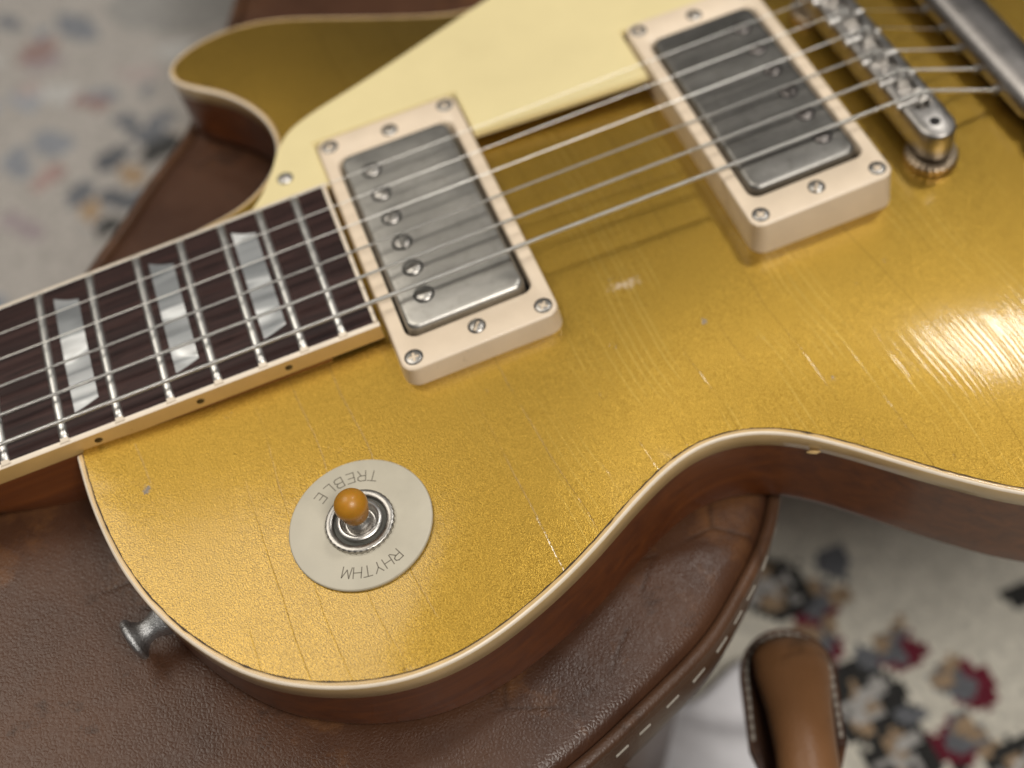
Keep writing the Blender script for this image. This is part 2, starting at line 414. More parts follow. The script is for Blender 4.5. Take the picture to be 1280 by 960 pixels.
# ---- carved gold top
closing = [(418, 30), (400, 12), (382, -20)]
jag = path + NRM * (0.10 * np.array([math.sin(i * 2.7) * math.sin(i * 0.83 + 1) + random.uniform(-0.5, 0.5) for i in range(NP_)]))[:, None]
poly = np.vstack([jag, np.array(closing)])
def inside(P, Q):
    x, y = Q[:, 0], Q[:, 1]; c = np.zeros(len(Q), bool); n = len(P); j = n - 1
    for i in range(n):
        xi, yi = P[i]; xj, yj = P[j]
        if yi != yj:
            c ^= ((yi > y) != (yj > y)) & (x < (xj - xi) * (y - yi) / (yj - yi) + xi)
        j = i
    return c
g = 2.5
gx = np.arange(370, 830, g); gy = np.arange(-175, 176, g)
GX, GY = np.meshgrid(gx, gy, indexing='ij')
msk = inside(poly, np.stack([GX.ravel(), GY.ravel()], 1)).reshape(GX.shape)
U = np.zeros(GX.shape)
for it in range(2600):
    U[1:-1, 1:-1] = 0.25 * (U[2:, 1:-1] + U[:-2, 1:-1] + U[1:-1, 2:] + U[1:-1, :-2] + g * g)
    U *= msk
def bil(A, x, y):
    fx = np.clip((x - gx[0]) / g, 0, len(gx) - 1.001); fy = np.clip((y - gy[0]) / g, 0, len(gy) - 1.001)
    i = fx.astype(int); j = fy.astype(int); a = fx - i; b = fy - j
    return A[i, j] * (1 - a) * (1 - b) + A[i + 1, j] * a * (1 - b) + A[i, j + 1] * (1 - a) * b + A[i + 1, j + 1] * a * b
def surf(x, y):
    x = np.atleast_1d(np.asarray(x, float)); y = np.atleast_1d(np.asarray(y, float))
    t = np.clip(bil(U, x, y) / 4300.0, 0, 1); s = np.sin(t * math.pi / 2)
    e = zE(x); return e + np.maximum(zC(x) - e, 0) * s
hexp = []
for r_, yy in enumerate(np.arange(-172, 173, 2.6)):
    for xx in np.arange(372 + (1.5 if r_ % 2 else 0), 822, 3.0): hexp.append((xx, yy))
hexp = np.array(hexp); hexp = hexp[inside(poly, hexp)]
far = np.ones(len(hexp), bool)
for k in range(0, len(hexp), 400):
    d = np.linalg.norm(hexp[k:k + 400, None, :] - poly[None, :, :], axis=2).min(1); far[k:k + 400] = d > 1.4
hexp = hexp[far]
allp = np.vstack([poly, hexp]); nb = len(poly)
vs, es, fs, ov, oe, of = delaunay_2d_cdt([Vector(p) for p in allp], [(i, (i + 1) % nb) for i in range(nb)], [list(range(nb))], 1, 1e-4)
vs = np.array([tuple(v) for v in vs]); Z = surf(vs[:, 0], vs[:, 1])
ed = np.array([(f[a], f[(a + 1) % len(f)]) for f in fs for a in range(len(f))])
bnd = np.array([any(k < nb for k in o) for o in ov])
Z[bnd] = zE(vs[bnd, 0]); cnt = np.bincount(ed[:, 0], minlength=len(vs)) + np.bincount(ed[:, 1], minlength=len(vs))
for it in range(24):
    sm = (np.bincount(ed[:, 0], Z[ed[:, 1]], len(vs)) + np.bincount(ed[:, 1], Z[ed[:, 0]], len(vs))) / np.maximum(cnt, 1)
    Z = np.where(bnd, Z, 0.4 * Z + 0.6 * sm)
V = [(vs[i, 0], vs[i, 1], Z[i]) for i in range(len(vs))]
F = [tuple(f) for f in fs]
me_area = sum((vs[f[1]][0] - vs[f[0]][0]) * (vs[f[2]][1] - vs[f[0]][1]) - (vs[f[1]][1] - vs[f[0]][1]) * (vs[f[2]][0] - vs[f[0]][0]) for f in F[:200])
if me_area < 0: F = [f[::-1] for f in F]
mesh_from('gold_top', V, F, GOLD, guitar)

# ---- binding swept round the rim, with the dark line where it meets the lacquer
wobble = np.array([0.16 * abs(math.sin(i * 0.61) * math.sin(i * 0.173)) + 0.10 * random.random() for i in range(NP_)])
def rim_ring(inset, dz, extra=None):
    q = OUT - NRM * (inset if extra is None else (inset - extra)[:, None] if not np.isscalar(inset) else (inset - extra)[:, None])
    return [(x, y, float(zE(x)) + dz) for x, y in q]
for q_ in range(26):
    c_ = random.randrange(5, NP_ - 5); wobble[c_] += random.uniform(0.08, 0.28)
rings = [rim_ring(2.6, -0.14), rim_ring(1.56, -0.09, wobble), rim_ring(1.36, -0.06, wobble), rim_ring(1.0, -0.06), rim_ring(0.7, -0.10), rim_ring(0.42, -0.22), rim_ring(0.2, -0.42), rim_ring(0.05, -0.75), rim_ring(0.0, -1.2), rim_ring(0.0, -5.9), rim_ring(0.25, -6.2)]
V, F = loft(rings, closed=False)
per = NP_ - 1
idx = [1 if k // per == 0 else (2 if k // per in (4, 5, 6) else 0) for k in range(len(F))]  # rounded corner strip paler: highlight line painted in, together with edge wear
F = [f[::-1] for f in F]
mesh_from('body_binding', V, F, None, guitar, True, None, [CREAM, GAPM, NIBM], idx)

k_ = int(np.argmin(np.linalg.norm(path - np.array([551.0, -99.5]), axis=1))); q_ = OUT[k_]; t2 = (OUT[k_ + 1] - OUT[k_]) / 2.0; z_ = float(zE(q_[0])) - 5.8
mb = MB(); mb.tube([(*(q_ + t2 * a + NRM[k_] * b), z_ + c) for a, b, c in ((-1.9, 0.5, -0.7), (-0.9, 0.45, -0.3), (0.6, 0.4, 0.1), (1.7, 0.2, 0.5))], [0.15, 0.5, 0.5, 0.12], 6); mb.build('binding_sliver', CREAM, guitar)
# ---- mahogany sides with rounded back edge, and the back
def side_ring(inset, fun):
    q = OUT - NRM * inset
    return [(x, y, fun(x)) for x, y in q]
rs = [side_ring(0.9, lambda x: float(zE(x)) - 5.7), side_ring(0.12, lambda x: float(zE(x)) - 6.1)]
for k in range(1, 5): rs.append(side_ring(0.12, lambda x, k=k: (float(zE(x)) - 6.1) * (1 - k / 5) + (zB(x) + 4) * k / 5))
for k in range(0, 7):
    a = math.radians(90 * k / 6); rs.append(side_ring(0.12 + 4 * (1 - math.cos(a)), lambda x, a=a: zB(x) + 4 * (1 - math.sin(a))))
V, F = loft(rs, closed=False); F = [f[::-1] for f in F]
n0 = (len(rs) - 1) * NP_
# neck-joint end wall and back plate
ends = [k * NP_ for k in range(len(rs))]; ends2 = [k * NP_ + NP_ - 1 for k in range(len(rs))]
F.append(tuple(ends + ends2[::-1]))
F.append(tuple(range(n0, n0 + NP_))[::-1])
mesh_from('body_sides', V, F, SIDE, guitar, True, 35)

# ---- neck
NX = np.concatenate([np.arange(30, 340, 15), np.arange(340, 446, 5)])
rings = []
for x in NX:
    w = halfw(x) - 0.15
    t = np.clip((x - 330) / 55, 0, 1); t = t * t * (3 - 2 * t)
    dep = 14 + 4 * x / 340 * (1 - t) + 20 * t
    sq = 2.1 + 2.6 * t
    ring = []
    for k in range(17):
        a = math.pi * k / 16; c, s = math.cos(a), math.sin(a)
        ring.append((x, -w * np.sign(c) * abs(c) ** (2 / sq), 0.55 - dep * abs(s) ** (2 / sq)))
    rings.append(ring)
V, F = loft(rings, closed=True)
F.append(tuple(range(17))); F.append(tuple((len(NX) - 1) * 17 + j for j in range(17))[::-1])
F = [f[::-1] for f in F]
mesh_from('neck', V, F, NECKM, guitar, True, 50)

# ---- fretboard
ZT, SAG = 5.75, 1.25
def fb_z(x, y): return ZT + SAG * (1 - (y / halfw(x)) ** 2)
fxs = np.linspace(30, FB_END - 1.3, 60); rings = []
for x in fxs:
    w = halfw(x) - 1.5; row = [(x, -w, 0.7)] + [(x, y, fb_z(x, y)) for y in np.linspace(-w, w, 15)] + [(x, w, 0.7)]
    rings.append(row)
V, F = loft(rings, closed=False); nn = len(rings[0])
F.append(tuple((len(fxs) - 1) * nn + j for j in range(nn))); F.append(tuple(range(nn))[::-1])
fretboard = mesh_from('fretboard', V, F, ROSE, guitar, True, 40)
mb = MB()
for sgn in (-1, 1):
    rr = []
    for x in np.linspace(30, FB_END, 60):
        w = halfw(x); zt = fb_z(x, w - 1.5)
        prof = [(w - 1.5, 0.6), (w - 1.5, zt + 0.02), (w - 0.45, zt - 0.08), (w - 0.12, zt - 0.28), (w, zt - 0.65), (w, 0.35), (w - 0.2, 0.2)]
        rr.append([(x, sgn * y, z) for y, z in prof])
    V, F = loft(rr, closed=True)
    if sgn < 0: F = [f[::-1] for f in F]
    F.append(tuple(range(7))); F.append(tuple(59 * 7 + j for j in range(7))[::-1])
    n0_ = len(mb.F); mb.add(V, F)
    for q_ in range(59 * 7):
        if q_ % 7 in (1, 2): mb.I[n0_ + q_] = 1  # top faces paler than the side: bright edge line painted in, plus scraped aging
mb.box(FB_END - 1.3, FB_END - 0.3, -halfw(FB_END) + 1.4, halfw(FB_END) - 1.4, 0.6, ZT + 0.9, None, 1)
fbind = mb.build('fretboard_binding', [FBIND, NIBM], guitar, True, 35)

# frets with nibs
for n in range(10, 23):
    x = fret_x(n); w = halfw(x); rings = []
    ys = np.concatenate([[-w + 1.25, -w + 2.1], np.linspace(-w + 3.2, w - 3.2, 19), [w - 2.1, w - 1.25]])
    for y in ys:
        k = 0.12 if abs(y) > w - 1.5 else (0.72 if abs(y) > w - 2.4 else 1.0)
        z0 = fb_z(x, y) - 0.06; ring = []
        for j in range(9):
            a = math.pi * j / 8; ring.append((x + 1.12 * math.cos(a), y, z0 + 1.05 * k * math.sin(a) ** 0.8))
        rings.append(ring)
    V, F = loft(rings, closed=False); m_ = len(rings)
    F.append(tuple(range(9))); F.append(tuple((m_ - 1) * 9 + j for j in range(9))[::-1])
    fr = mesh_from('fret', V, [f[::-1] for f in F], FRETM, fretboard, True, 60)
    for sgn in (-1, 1):
        nb_ = MB(); z0 = fb_z(x, w - 1.5) - 0.15
        Vn = [(x - 1.5, sgn * (w - 0.55), z0), (x + 1.5, sgn * (w - 0.55), z0), (x + 1.05, sgn * (w - 1.6), z0 + 0.2), (x - 1.05, sgn * (w - 1.6), z0 + 0.2),
              (x - 0.95, sgn * (w - 0.75), z0 + 0.5), (x + 0.95, sgn * (w - 0.75), z0 + 0.5), (x + 0.9, sgn * (w - 1.75), z0 + 0.98), (x - 0.9, sgn * (w - 1.75), z0 + 0.98)]
        nb_.add(Vn, [(0, 1, 2, 3), (4, 5, 6, 7), (0, 1, 5, 4), (1, 2, 6, 5), (2, 3, 7, 6), (3, 0, 4, 7)])
        nb_.build('fret_nib', NIBM, fretboard, False)

# trapezoid inlays lying in the curved board
for n in (12, 15, 17, 19, 21):
    xa, xb = fret_x(n - 1), fret_x(n); xm = (xa + xb) / 2; hx = 3.2 if n > 13 else 3.6
    rows = []
    for i in range(7):
        u = i / 6; x = xm - hx + 2 * hx * u
        yt = 21.5 - 3.3 * u - 0.5 * math.sin(u * math.pi); yb = -18.7 + 2.0 * u ** 1.3
        rows.append([(x, y, fb_z(x, y) + 0.03) for y in np.linspace(yb, yt, 15)])
    V, F = loft(rows, closed=False)
    mesh_from('inlay', V, F, PEARL, fretboard, True)

# side dots
for n in (12, 15, 17, 19, 21):
    x = (fret_x(n - 1) + fret_x(n)) / 2 + 0.2; w = halfw(x)
    mb = MB(); mb.lathe([(0.001, 0.03), (0.95, 0.03), (1.15, -0.05)], 20, Matrix.Translation((x, -w, 2.9)) @ Matrix.Rotation(math.radians(90), 4, 'X'))
    mb.build('side_dot', DOTM, fbind)

# ---- screws (shared meshes)
def screw_mesh(name, R, dome, slot, mat, depth=0.55, seat=0.5):
    V = []; F = []; nr, na = 11, 40
    V.append((0, 0, 0))
    for i in range(1, nr + 1):
        r = R * i / nr
        for k in range(na):
            a = 2 * math.pi * k / na; V.append((r * math.cos(a), r * math.sin(a), 0))
    out = []
    for (x, y, _) in V:
        r = math.hypot(x, y); z = dome * math.sqrt(max(0, 1 - (r / R) ** 2 * 0.97))
        if slot == 'slot': cut = abs(y) < R * 0.17
        elif slot == 'cross': cut = (abs(x) < R * 0.15 or abs(y) < R * 0.15) and r < R * 0.62
        else: cut = False
        if cut: z = min(z, dome - depth * (1 if slot == 'slot' else (1.25 - r / R)))
        out.append((x, y, z))
    for k in range(na): F.append((0, 1 + k, 1 + (k + 1) % na))
    for i in range(nr - 1):
        for k in range(na):
            a, b = 1 + i * na + k, 1 + i * na + (k + 1) % na; F.append((a, a + na, b + na, b))
    base = len(out)
    for k in range(na):
        x, y, _ = out[1 + (nr - 1) * na + k]; out.append((x, y, -seat))
    for k in range(na):
        a, b = 1 + (nr - 1) * na + k, 1 + (nr - 1) * na + (k + 1) % na; F.append((a, base + k, base + (k + 1) % na, b))
    me = bpy.data.meshes.new(name); me.from_pydata(out, [], F); me.materials.append(mat)
    me.polygons.foreach_set('use_smooth', [True] * len(F)); me.set_sharp_from_angle(angle=math.radians(38)); return me
SCREWM = mat_metal('dull_screw_steel', (0.52, 0.50, 0.47), 0.34, 0.3, dirt_amt=0.4, scale=0.4, bumpd=0.00002)
M_PHIL = screw_mesh('ring_screw', 2.2, 0.38, 'cross', SCREWM, 0.85)
M_HGT = screw_mesh('height_screw', 2.2, 0.7, 'slot', SCREWM, 0.8)
DARKSC = mat_metal('dark_screw_steel', (0.24, 0.22, 0.21), 0.40, 0.3, dirt_amt=0.5, scale=0.4, bumpd=0.00002)
M_POLE2 = screw_mesh('dark_pole_screw', 2.45, 0.6, 'slot', DARKSC, 0.7)
M_POLE = screw_mesh('pole_screw', 2.45, 0.72, 'slot', SCREWM, 0.85)
def put(me, name, parent, loc, rz, tilt=None):
    o = bpy.data.objects.new(name, me); COL.objects.link(o); o.parent = parent; o.location = loc; o.rotation_euler = (tilt or 0, 0, rz); return o
def disc(name, parent, loc, r0_, r1_, mat, z=0.0, h=0.05):
    mb_ = MB(); mb_.lathe([(r0_, z + h), (r1_, z + h), (r1_ + 0.02, z)], 28, Matrix.Translation(loc)); return mb_.build(name, mat, parent)

def ring_mesh(cx, hx, hy, ix, iy, zt, name, parent):
    nseg = 6
    def lp(hx_, hy_, r, zf): return [(x, y, zf(x, y)) for x, y in dense(rrect(cx, 0, hx_, hy_, r, nseg))]
    def dense(p):
        out = []
        for k in range(len(p)):
            a = np.array(p[k]); b = np.array(p[(k + 1) % len(p)]); m = 10 if np.linalg.norm(b - a) > 6 else 1
            for t in range(m): out.append(tuple(a + (b - a) * t / m))
        return out
    rings = [lp(hx + 0.35, hy + 0.35, 4.2, lambda x, y: float(surf(x, y)[0]) - 0.4), lp(hx + 0.35, hy + 0.35, 4.2, lambda x, y: float(surf(x, y)[0]) + 0.1), lp(hx, hy, 4, lambda x, y: zt - 0.9)]
    for k in range(1, 5):
        a = math.radians(90 * k / 4); rings.append(lp(hx - 0.9 * (1 - math.cos(a)), hy - 0.9 * (1 - math.cos(a)), 3.6, lambda x, y, a=a: zt - 0.9 + 0.9 * math.sin(a)))
    rings += [lp(ix + 0.25, iy + 0.25, 3.4, lambda x, y: zt), lp(ix, iy, 3.2, lambda x, y: zt - 0.25), lp(ix, iy, 3.2, lambda x, y: zt - 7)]
    V, F = loft(rings, closed=True)
    return mesh_from(name, V, F, RING, parent, True, 50)

def cover_mesh(cx, hx, hy, zt, name, parent, cmat):
    rings = []
    b = 1.5
    for k in range(0, 6):
        a = math.radians(90 * k / 5); ins = b * (1 - math.cos(a)); rings.append([(x, y, zt - b + b * math.sin(a)) for x, y in rrect(cx, 0, hx - ins, hy - ins, 3.3 - ins * 0.6, 8)])
    rings.insert(0, [(x, y, zt - 9) for x, y in rrect(cx, 0, hx, hy, 3.3, 8)])
    # shallow pressed step a little inside the rim, then the flat face with a slight crown
    for ins, z in ((2.4, 0.0), (2.8, 0.05), (8, 0.10), (15.5, 0.12)): rings.append([(x, y, zt + z) for x, y in rrect(cx, 0, hx - ins, hy - ins, max(0.4, 2.4 - ins * 0.12), 8)])
    V, F = loft(rings, closed=True); n_ = len(rings[0]); F.append(tuple((len(rings) - 1) * n_ + j for j in range(n_)))
    return mesh_from(name, V, F, cmat, parent, True, 60)

def pickup(cx, zt, pole_side, spacing, nm):
    ring = ring_mesh(cx, 21.6, 45.3, 17.7, 35.4, zt, 'pickup_ring', guitar)
    ring['label'] = 'cream plastic mounting ring of the ' + nm
    mb_ = MB(); mb_.box(cx - 18.5, cx + 18.5, -36, 36, zt - 7.2, zt - 6.4); mb_.build('recess', BLACK, ring, False)
    for sx in (-1, 1):
        for sy in (-1, 1):
            loc = (cx + sx * 17.9, sy * 41.4, zt - 0.12)
            disc('screw_seat', ring, (loc[0], loc[1], zt - 0.02), 1.6, 2.45, BLACK, 0, 0.035)
            put(M_PHIL, 'ring_screw', ring, loc, random.uniform(0, 1.5))
    for sy in (-1, 1): 
        disc('screw_seat', ring, (cx, sy * 39.6, zt - 0.02), 1.6, 2.42, BLACK, 0, 0.03)
        put(M_HGT, 'height_screw', ring, (cx, sy * 39.6, zt - 0.05), 0.9 if sy < 0 else 0.3)
    zc = zt + 1.7
    cov = cover_mesh(cx - 0.35, 16.5, 34.2, zc, 'pickup_cover', guitar, COVER if pole_side < 0 else COVER2)
    cov['label'] = 'aged nickel cover of the ' + nm
    for i in range(6):
        loc = (cx + pole_side * 9.4, (2.5 - i) * spacing, zc + 0.12)
        disc('pole_hole', cov, loc, 2.2, 2.85, BLACK, 0, 0.05)
        put(M_POLE if pole_side < 0 else M_POLE2, 'pole_screw', cov, (loc[0], loc[1], loc[2] + 0.10), (0.5, 2.4, 0.9, 1.5, 0.2, -0.15)[i])
pickup(482.6, 5.3, -1, 9.9, 'neck pickup beside the fretboard')
pickup(582.0, 6.9, 1, 10.1, 'bridge pickup beside the bridge')

# ---- pickguard
pg = [(437.0, 28.75), (461.0, 28.75), (460.7, 46.2), (504.9, 46.2), (505.0, 27.6), (559.8, 24.6), (559.9, 46.2), (604.3, 46.2), (611, 49), (613, 56), (612.5, 84), (606, 99), (594, 103.5), (582, 101)]
curve = catmull([(582, 101), (560, 93.6), (527.2, 81.9), (495, 70.1), (480.4, 65.0), (466.6, 60.6), (459.5, 57.8), (454.6, 54.7), (450.5, 49.6), (447.1, 42.7), (442.3, 34.8), (437.0, 28.75)], 2.0)
pgp = np.vstack([np.array(pg[:-1]), curve[:-1]])
bm = bmesh.new(); vv = [bm.verts.new((x, y, 1.9)) for x, y in pgp]; f = bm.faces.new(vv)
if f.normal.z < 0: f.normal_flip()
bm.normal_update()
r_ = bmesh.ops.extrude_face_region(bm, geom=[f]); topv = [v for v in r_['geom'] if isinstance(v, bmesh.types.BMVert)]
bmesh.ops.translate(bm, verts=topv, vec=(0, 0, 2.2))
topf = [q for q in bm.faces if all(v in topv for v in q.verts)]
bmesh.ops.recalc_face_normals(bm, faces=bm.faces[:])
bmesh.ops.bevel(bm, geom=list({e for q in topf for e in q.edges}), offset=0.55, segments=2, affect='EDGES')
me = bpy.data.meshes.new('pickguard'); bm.to_mesh(me); bm.free(); me.materials.append(GUARD)
guard = bpy.data.objects.new('pickguard', me); COL.objects.link(guard); guard.parent = guitar
M_GS = screw_mesh('guard_screw', 2.0, 0.7, 'slot', NICKEL, 0.5)
disc('screw_seat', guard, (449.6, 36.8, 4.08), 1.5, 2.3, BLACK, 0, 0.04); put(M_GS, 'guard_screw', guard, (449.6, 36.8, 4.1), 0.7)

# ---- toggle switch
tc = Vector((438.6, -77.2)); tz = float(surf(tc.x, tc.y)[0])
e_ = 1.5; nx_ = float(surf(tc.x - e_, tc.y)[0] - surf(tc.x + e_, tc.y)[0]) / (2 * e_); ny_ = float(surf(tc.x, tc.y - e_)[0] - surf(tc.x, tc.y + e_)[0]) / (2 * e_)
TM = Matrix.Translation((tc.x, tc.y, tz + 0.35)) @ Vector((0, 0, 1)).rotation_difference(Vector((nx_, ny_, 1))).to_matrix().to_4x4()
switch = bpy.data.objects.new('toggle_switch', None); COL.objects.link(switch); switch.parent = guitar; switch.matrix_local = TM
mb = MB(); mb.lathe([(4, 0.0), (17.2, -0.5), (17.3, 0.35), (17.1, 0.65), (16.8, 0.75), (6, 0.75), (4, 0.72)], 96); washer = mb.build('washer_plate', CHIP, switch, True, 30)
STROKES = {'T': [[(0, 1), (1, 1)], [(.5, 1), (.5, 0)]], 'R': [[(0, 0), (0, 1), (.65, 1), (.9, .86), (.9, .64), (.65, .5), (0, .5)], [(.5, .5), (.95, 0)]],
    'E': [[(.85, 1), (0, 1), (0, 0), (.85, 0)], [(0, .52), (.7, .52)]], 'B': [[(0, 0), (0, 1), (.6, 1), (.82, .88), (.82, .64), (.6, .53), (0, .53)], [(.6, .53), (.9, .4), (.9, .12), (.65, 0), (0, 0)]],
    'L': [[(0, 1), (0, 0), (.8, 0)]], 'H': [[(0, 0), (0, 1)], [(.9, 0), (.9, 1)], [(0, .5), (.9, .5)]], 'Y': [[(0, 1), (.45, .5), (.9, 1)], [(.45, .5), (.45, 0)]],
    'M': [[(0, 0), (.08, 1), (.5, .25), (.92, 1), (1, 0)]]}
def letters(word, a_start, a_end, rad, tops_out, hgt=2.75, wid=2.1, sw=0.15):
    n_ = len(word)
    for i, ch in enumerate(word):
        a = math.radians(a_start + (a_end - a_start) * i / (n_ - 1))
        mbl = MB(); c = Vector((rad * math.cos(a), rad * math.sin(a)))
        up = Vector((math.cos(a), math.sin(a))) * (1 if tops_out else -1); rt = Vector((up.y, -up.x))
        for st in STROKES[ch]:
            pts = [c + rt * ((x - 0.5) * wid) + up * ((y - 0.5) * hgt) for x, y in st]
            for p_, q_ in zip(pts[:-1], pts[1:]):
                d_ = (q_ - p_).normalized(); w_ = Vector((-d_.y, d_.x)) * sw; p2 = p_ - d_ * sw * 0.6; q2 = q_ + d_ * sw * 0.6
                z = 0.765
                mbl.add([(*(p2 - w_), z), (*(q2 - w_), z), (*(q2 + w_), z), (*(p2 + w_), z)], [(0, 1, 2, 3)])
        mbl.build('letter_' + ch.lower(), INK, switch, False)
letters('TREBLE', 60, 125, 12.6, False)
letters('RHYTHM', -66, -121, 13.0, True)
mb = MB()
kn = lambda r, z, k: r - (0.22 if (k % 4 < 2 and r > 8.3 and z < 1.9) else 0)
mb.lathe([(8.4, 0.74), (8.45, 1.5), (8.2, 1.95), (7.9, 2.1), (6.9, 2.1), (6.6, 1.9), (6.3, 0.9)], 144, rfun=kn)
mb.build('knurled_nut', SCREWM, switch, True, 35)
mb = MB(); mb.lathe([(6.6, 1.0), (5.6, 0.9), (5.4, 0.95)], 48); mb.build('nut_recess', mat_flat('recess_grey', (0.10, 0.10, 0.09), 0.6, 0.6), switch)
mb = MB(); mb.lathe([(5.5, 0.9), (5.5, 2.3), (5.2, 2.55), (4.7, 2.6), (4.35, 2.4), (4.0, 1.2), (3.6, 0.6), (0.001, 0.5)], 48); mb.build('bushing', [NICKEL], switch, True, 35)
LV = Matrix.Rotation(math.radians(11), 4, Vector((0.55, 0.83, 0))) @ Matrix.Identity(4)
LV = Matrix.Rotation(math.radians(-2), 4, Vector((0.1, 1, 0)))
mb = MB(); mb.lathe([(3.3, 0.7), (3.2, 1.6), (2.5, 2.6), (2.0, 3.2), (1.9, 4.2), (2.1, 5.2), (2.2, 5.8)], 32, LV); lever = mb.build('lever', NICKEL, switch, True, 50)
prof = [(2.0, 4.7), (2.5, 4.6), (3.0, 5.0), (3.35, 6.2), (3.6, 8.0), (3.95, 9.4)] + [(4.0 * math.cos(a), 9.9 + 4.0 * math.sin(a)) for a in np.radians(np.linspace(0, 89.9, 10))]
mb = MB(); mb.lathe(prof, 40, LV); mb.build('switch_tip', AMBER, switch, True, 60)

# ---- strap button on the shoulder
bp_ = Vector((386.3, -73.5, float(zE(386)) - 13.6)); ba = Vector((-0.955, -0.24, -0.02)).normalized()
BM_ = Matrix.Translation(bp_) @ Vector((0, 0, 1)).rotation_difference(ba).to_matrix().to_4x4()
mb = MB(); prof = [(4.8, -1), (4.5, 0.6), (3.6, 2.2), (3.2, 4.0), (3.5, 5.4), (4.6, 6.6), (6.0, 7.3), (6.4, 7.9), (6.3, 8.6), (5.7, 9.1), (4.5, 9.45), (2.2, 9.7), (0.9, 9.4), (0.001, 9.3)]
prof = [(r * 0.86, z * 0.92) for r, z in prof]
mb.lathe(prof, 48, BM_, 0, lambda r, z, k: r * (1 + 0.02 * math.sin(k * 1.7) * math.sin(k * 0.6 + z)))
mb.build('strap_button', BUTTON, guitar, True, 60)

# ---- bridge with six saddles
BX, BT = 622.0, 8.4
bridge = bpy.data.objects.new('bridge', None); COL.objects.link(bridge); bridge.parent = guitar
outl = []
for k in range(25):
    a = math.radians(-90 + 180 * k / 24) ; outl.append((BX + 5.6 * math.cos(a) * 0 + 5.6 * math.sin(a), 0))
def capsule(hw_, hl, n_=12):
    out = []
    for k in range(n_ + 1):
        a = math.pi * k / n_; out.append((BX + hw_ * math.cos(a), hl - hw_ + hw_ * math.sin(a)))
    for k in range(n_ + 1):
        a = math.pi + math.pi * k / n_; out.append((BX + hw_ * math.cos(a), -hl + hw_ + hw_ * math.sin(a)))
    return out
mb = MB()
rings = [[(x, y, z) for x, y in capsule(h_, l_)] for h_, l_, z in ((4.9, 40.3, -1.8), (5.5, 40.9, -1.2), (5.6, 41, BT - 1.0), (5.4, 40.8, BT - 0.35), (4.9, 40.3, BT), (3.0, 29.5, BT), (2.9, 29.4, BT - 2.2))]
V, F = loft(rings, closed=True); n_ = len(rings[0]); F.append(tuple((len(rings) - 1) * n_ + j for j in range(n_))); F.append(tuple(range(n_))[::-1]); mb.add(V, F)
mb.build('bridge_bar', BRIDGEM, bridge, True, 45)
saddle_x = [624.4, 622.8, 620.4, 623.0, 621.6, 620.2]; str_y = [-25.0 + 10.0 * k for k in range(6)]
str_z = [10.5, 10.9, 11.2, 11.2, 10.9, 10.5]
for k in range(6):
    mb = MB(); y = str_y[k]; sx_ = saddle_x[k]
    Vp = [(sx_ - 2.4, BT - 2.0), (sx_ + 2.4, BT - 2.0), (sx_ + 2.4, BT + 0.6), (sx_ + 0.5, str_z[k] - 0.35), (sx_ - 0.6, str_z[k] - 0.35), (sx_ - 2.4, BT + 0.6)]
    hw_ = 2.4; mb.add([(x, y - hw_, z) for x, z in Vp] + [(x, y + hw_, z) for x, z in Vp], [(0, 1, 2, 3, 4, 5), (11, 10, 9, 8, 7, 6)] + [(j, j + 6, (j + 1) % 6 + 6, (j + 1) % 6) for j in range(6)])
    sd = mb.build('saddle', NICKEL, bridge, False)
    mb = MB(); mb.tube([(BX - 5.2, y, BT - 0.2), (BX + 5.0, y, BT - 0.2)], 0.85, 10)
    mb.lathe([(0.001, 0), (1.3, 0.0), (1.65, 0.35), (1.65, 1.2), (1.3, 1.5), (0.001, 1.5)], 16, Matrix.Translation((BX - 7.0, y, BT - 0.2)) @ Matrix.Rotation(math.radians(90), 4, 'Y'))
    mb.build('saddle_screw', NICKEL, bridge, True, 40)
for sy in (-1, 1):
    zs = float(surf(BX, sy * 35.0)[0])
    mb = MB(); mb.lathe([(0.001, BT + 0.04), (1.55, BT + 0.04), (1.6, BT + 0.02)], 20, Matrix.Translation((BX, sy * 34.8, 0))); mb.build('post_top', BLACK, bridge)
    mb = MB(); mb.lathe([(3.2, -1.6), (3.2, zs + 3.1), (7.2, zs + 3.1), (7.7, zs + 2.7), (7.75, zs + 0.6), (7.2, zs + 0.1), (3, zs + 0.1), (2, zs - 2)], 96, Matrix.Translation((BX - 0.3, sy * 35.2, 0)), 0, lambda r, z, k: r - (0.25 if r > 7.5 and k % 4 < 2 else 0))
    mb.build('thumbwheel', BRASS, bridge, True, 40)

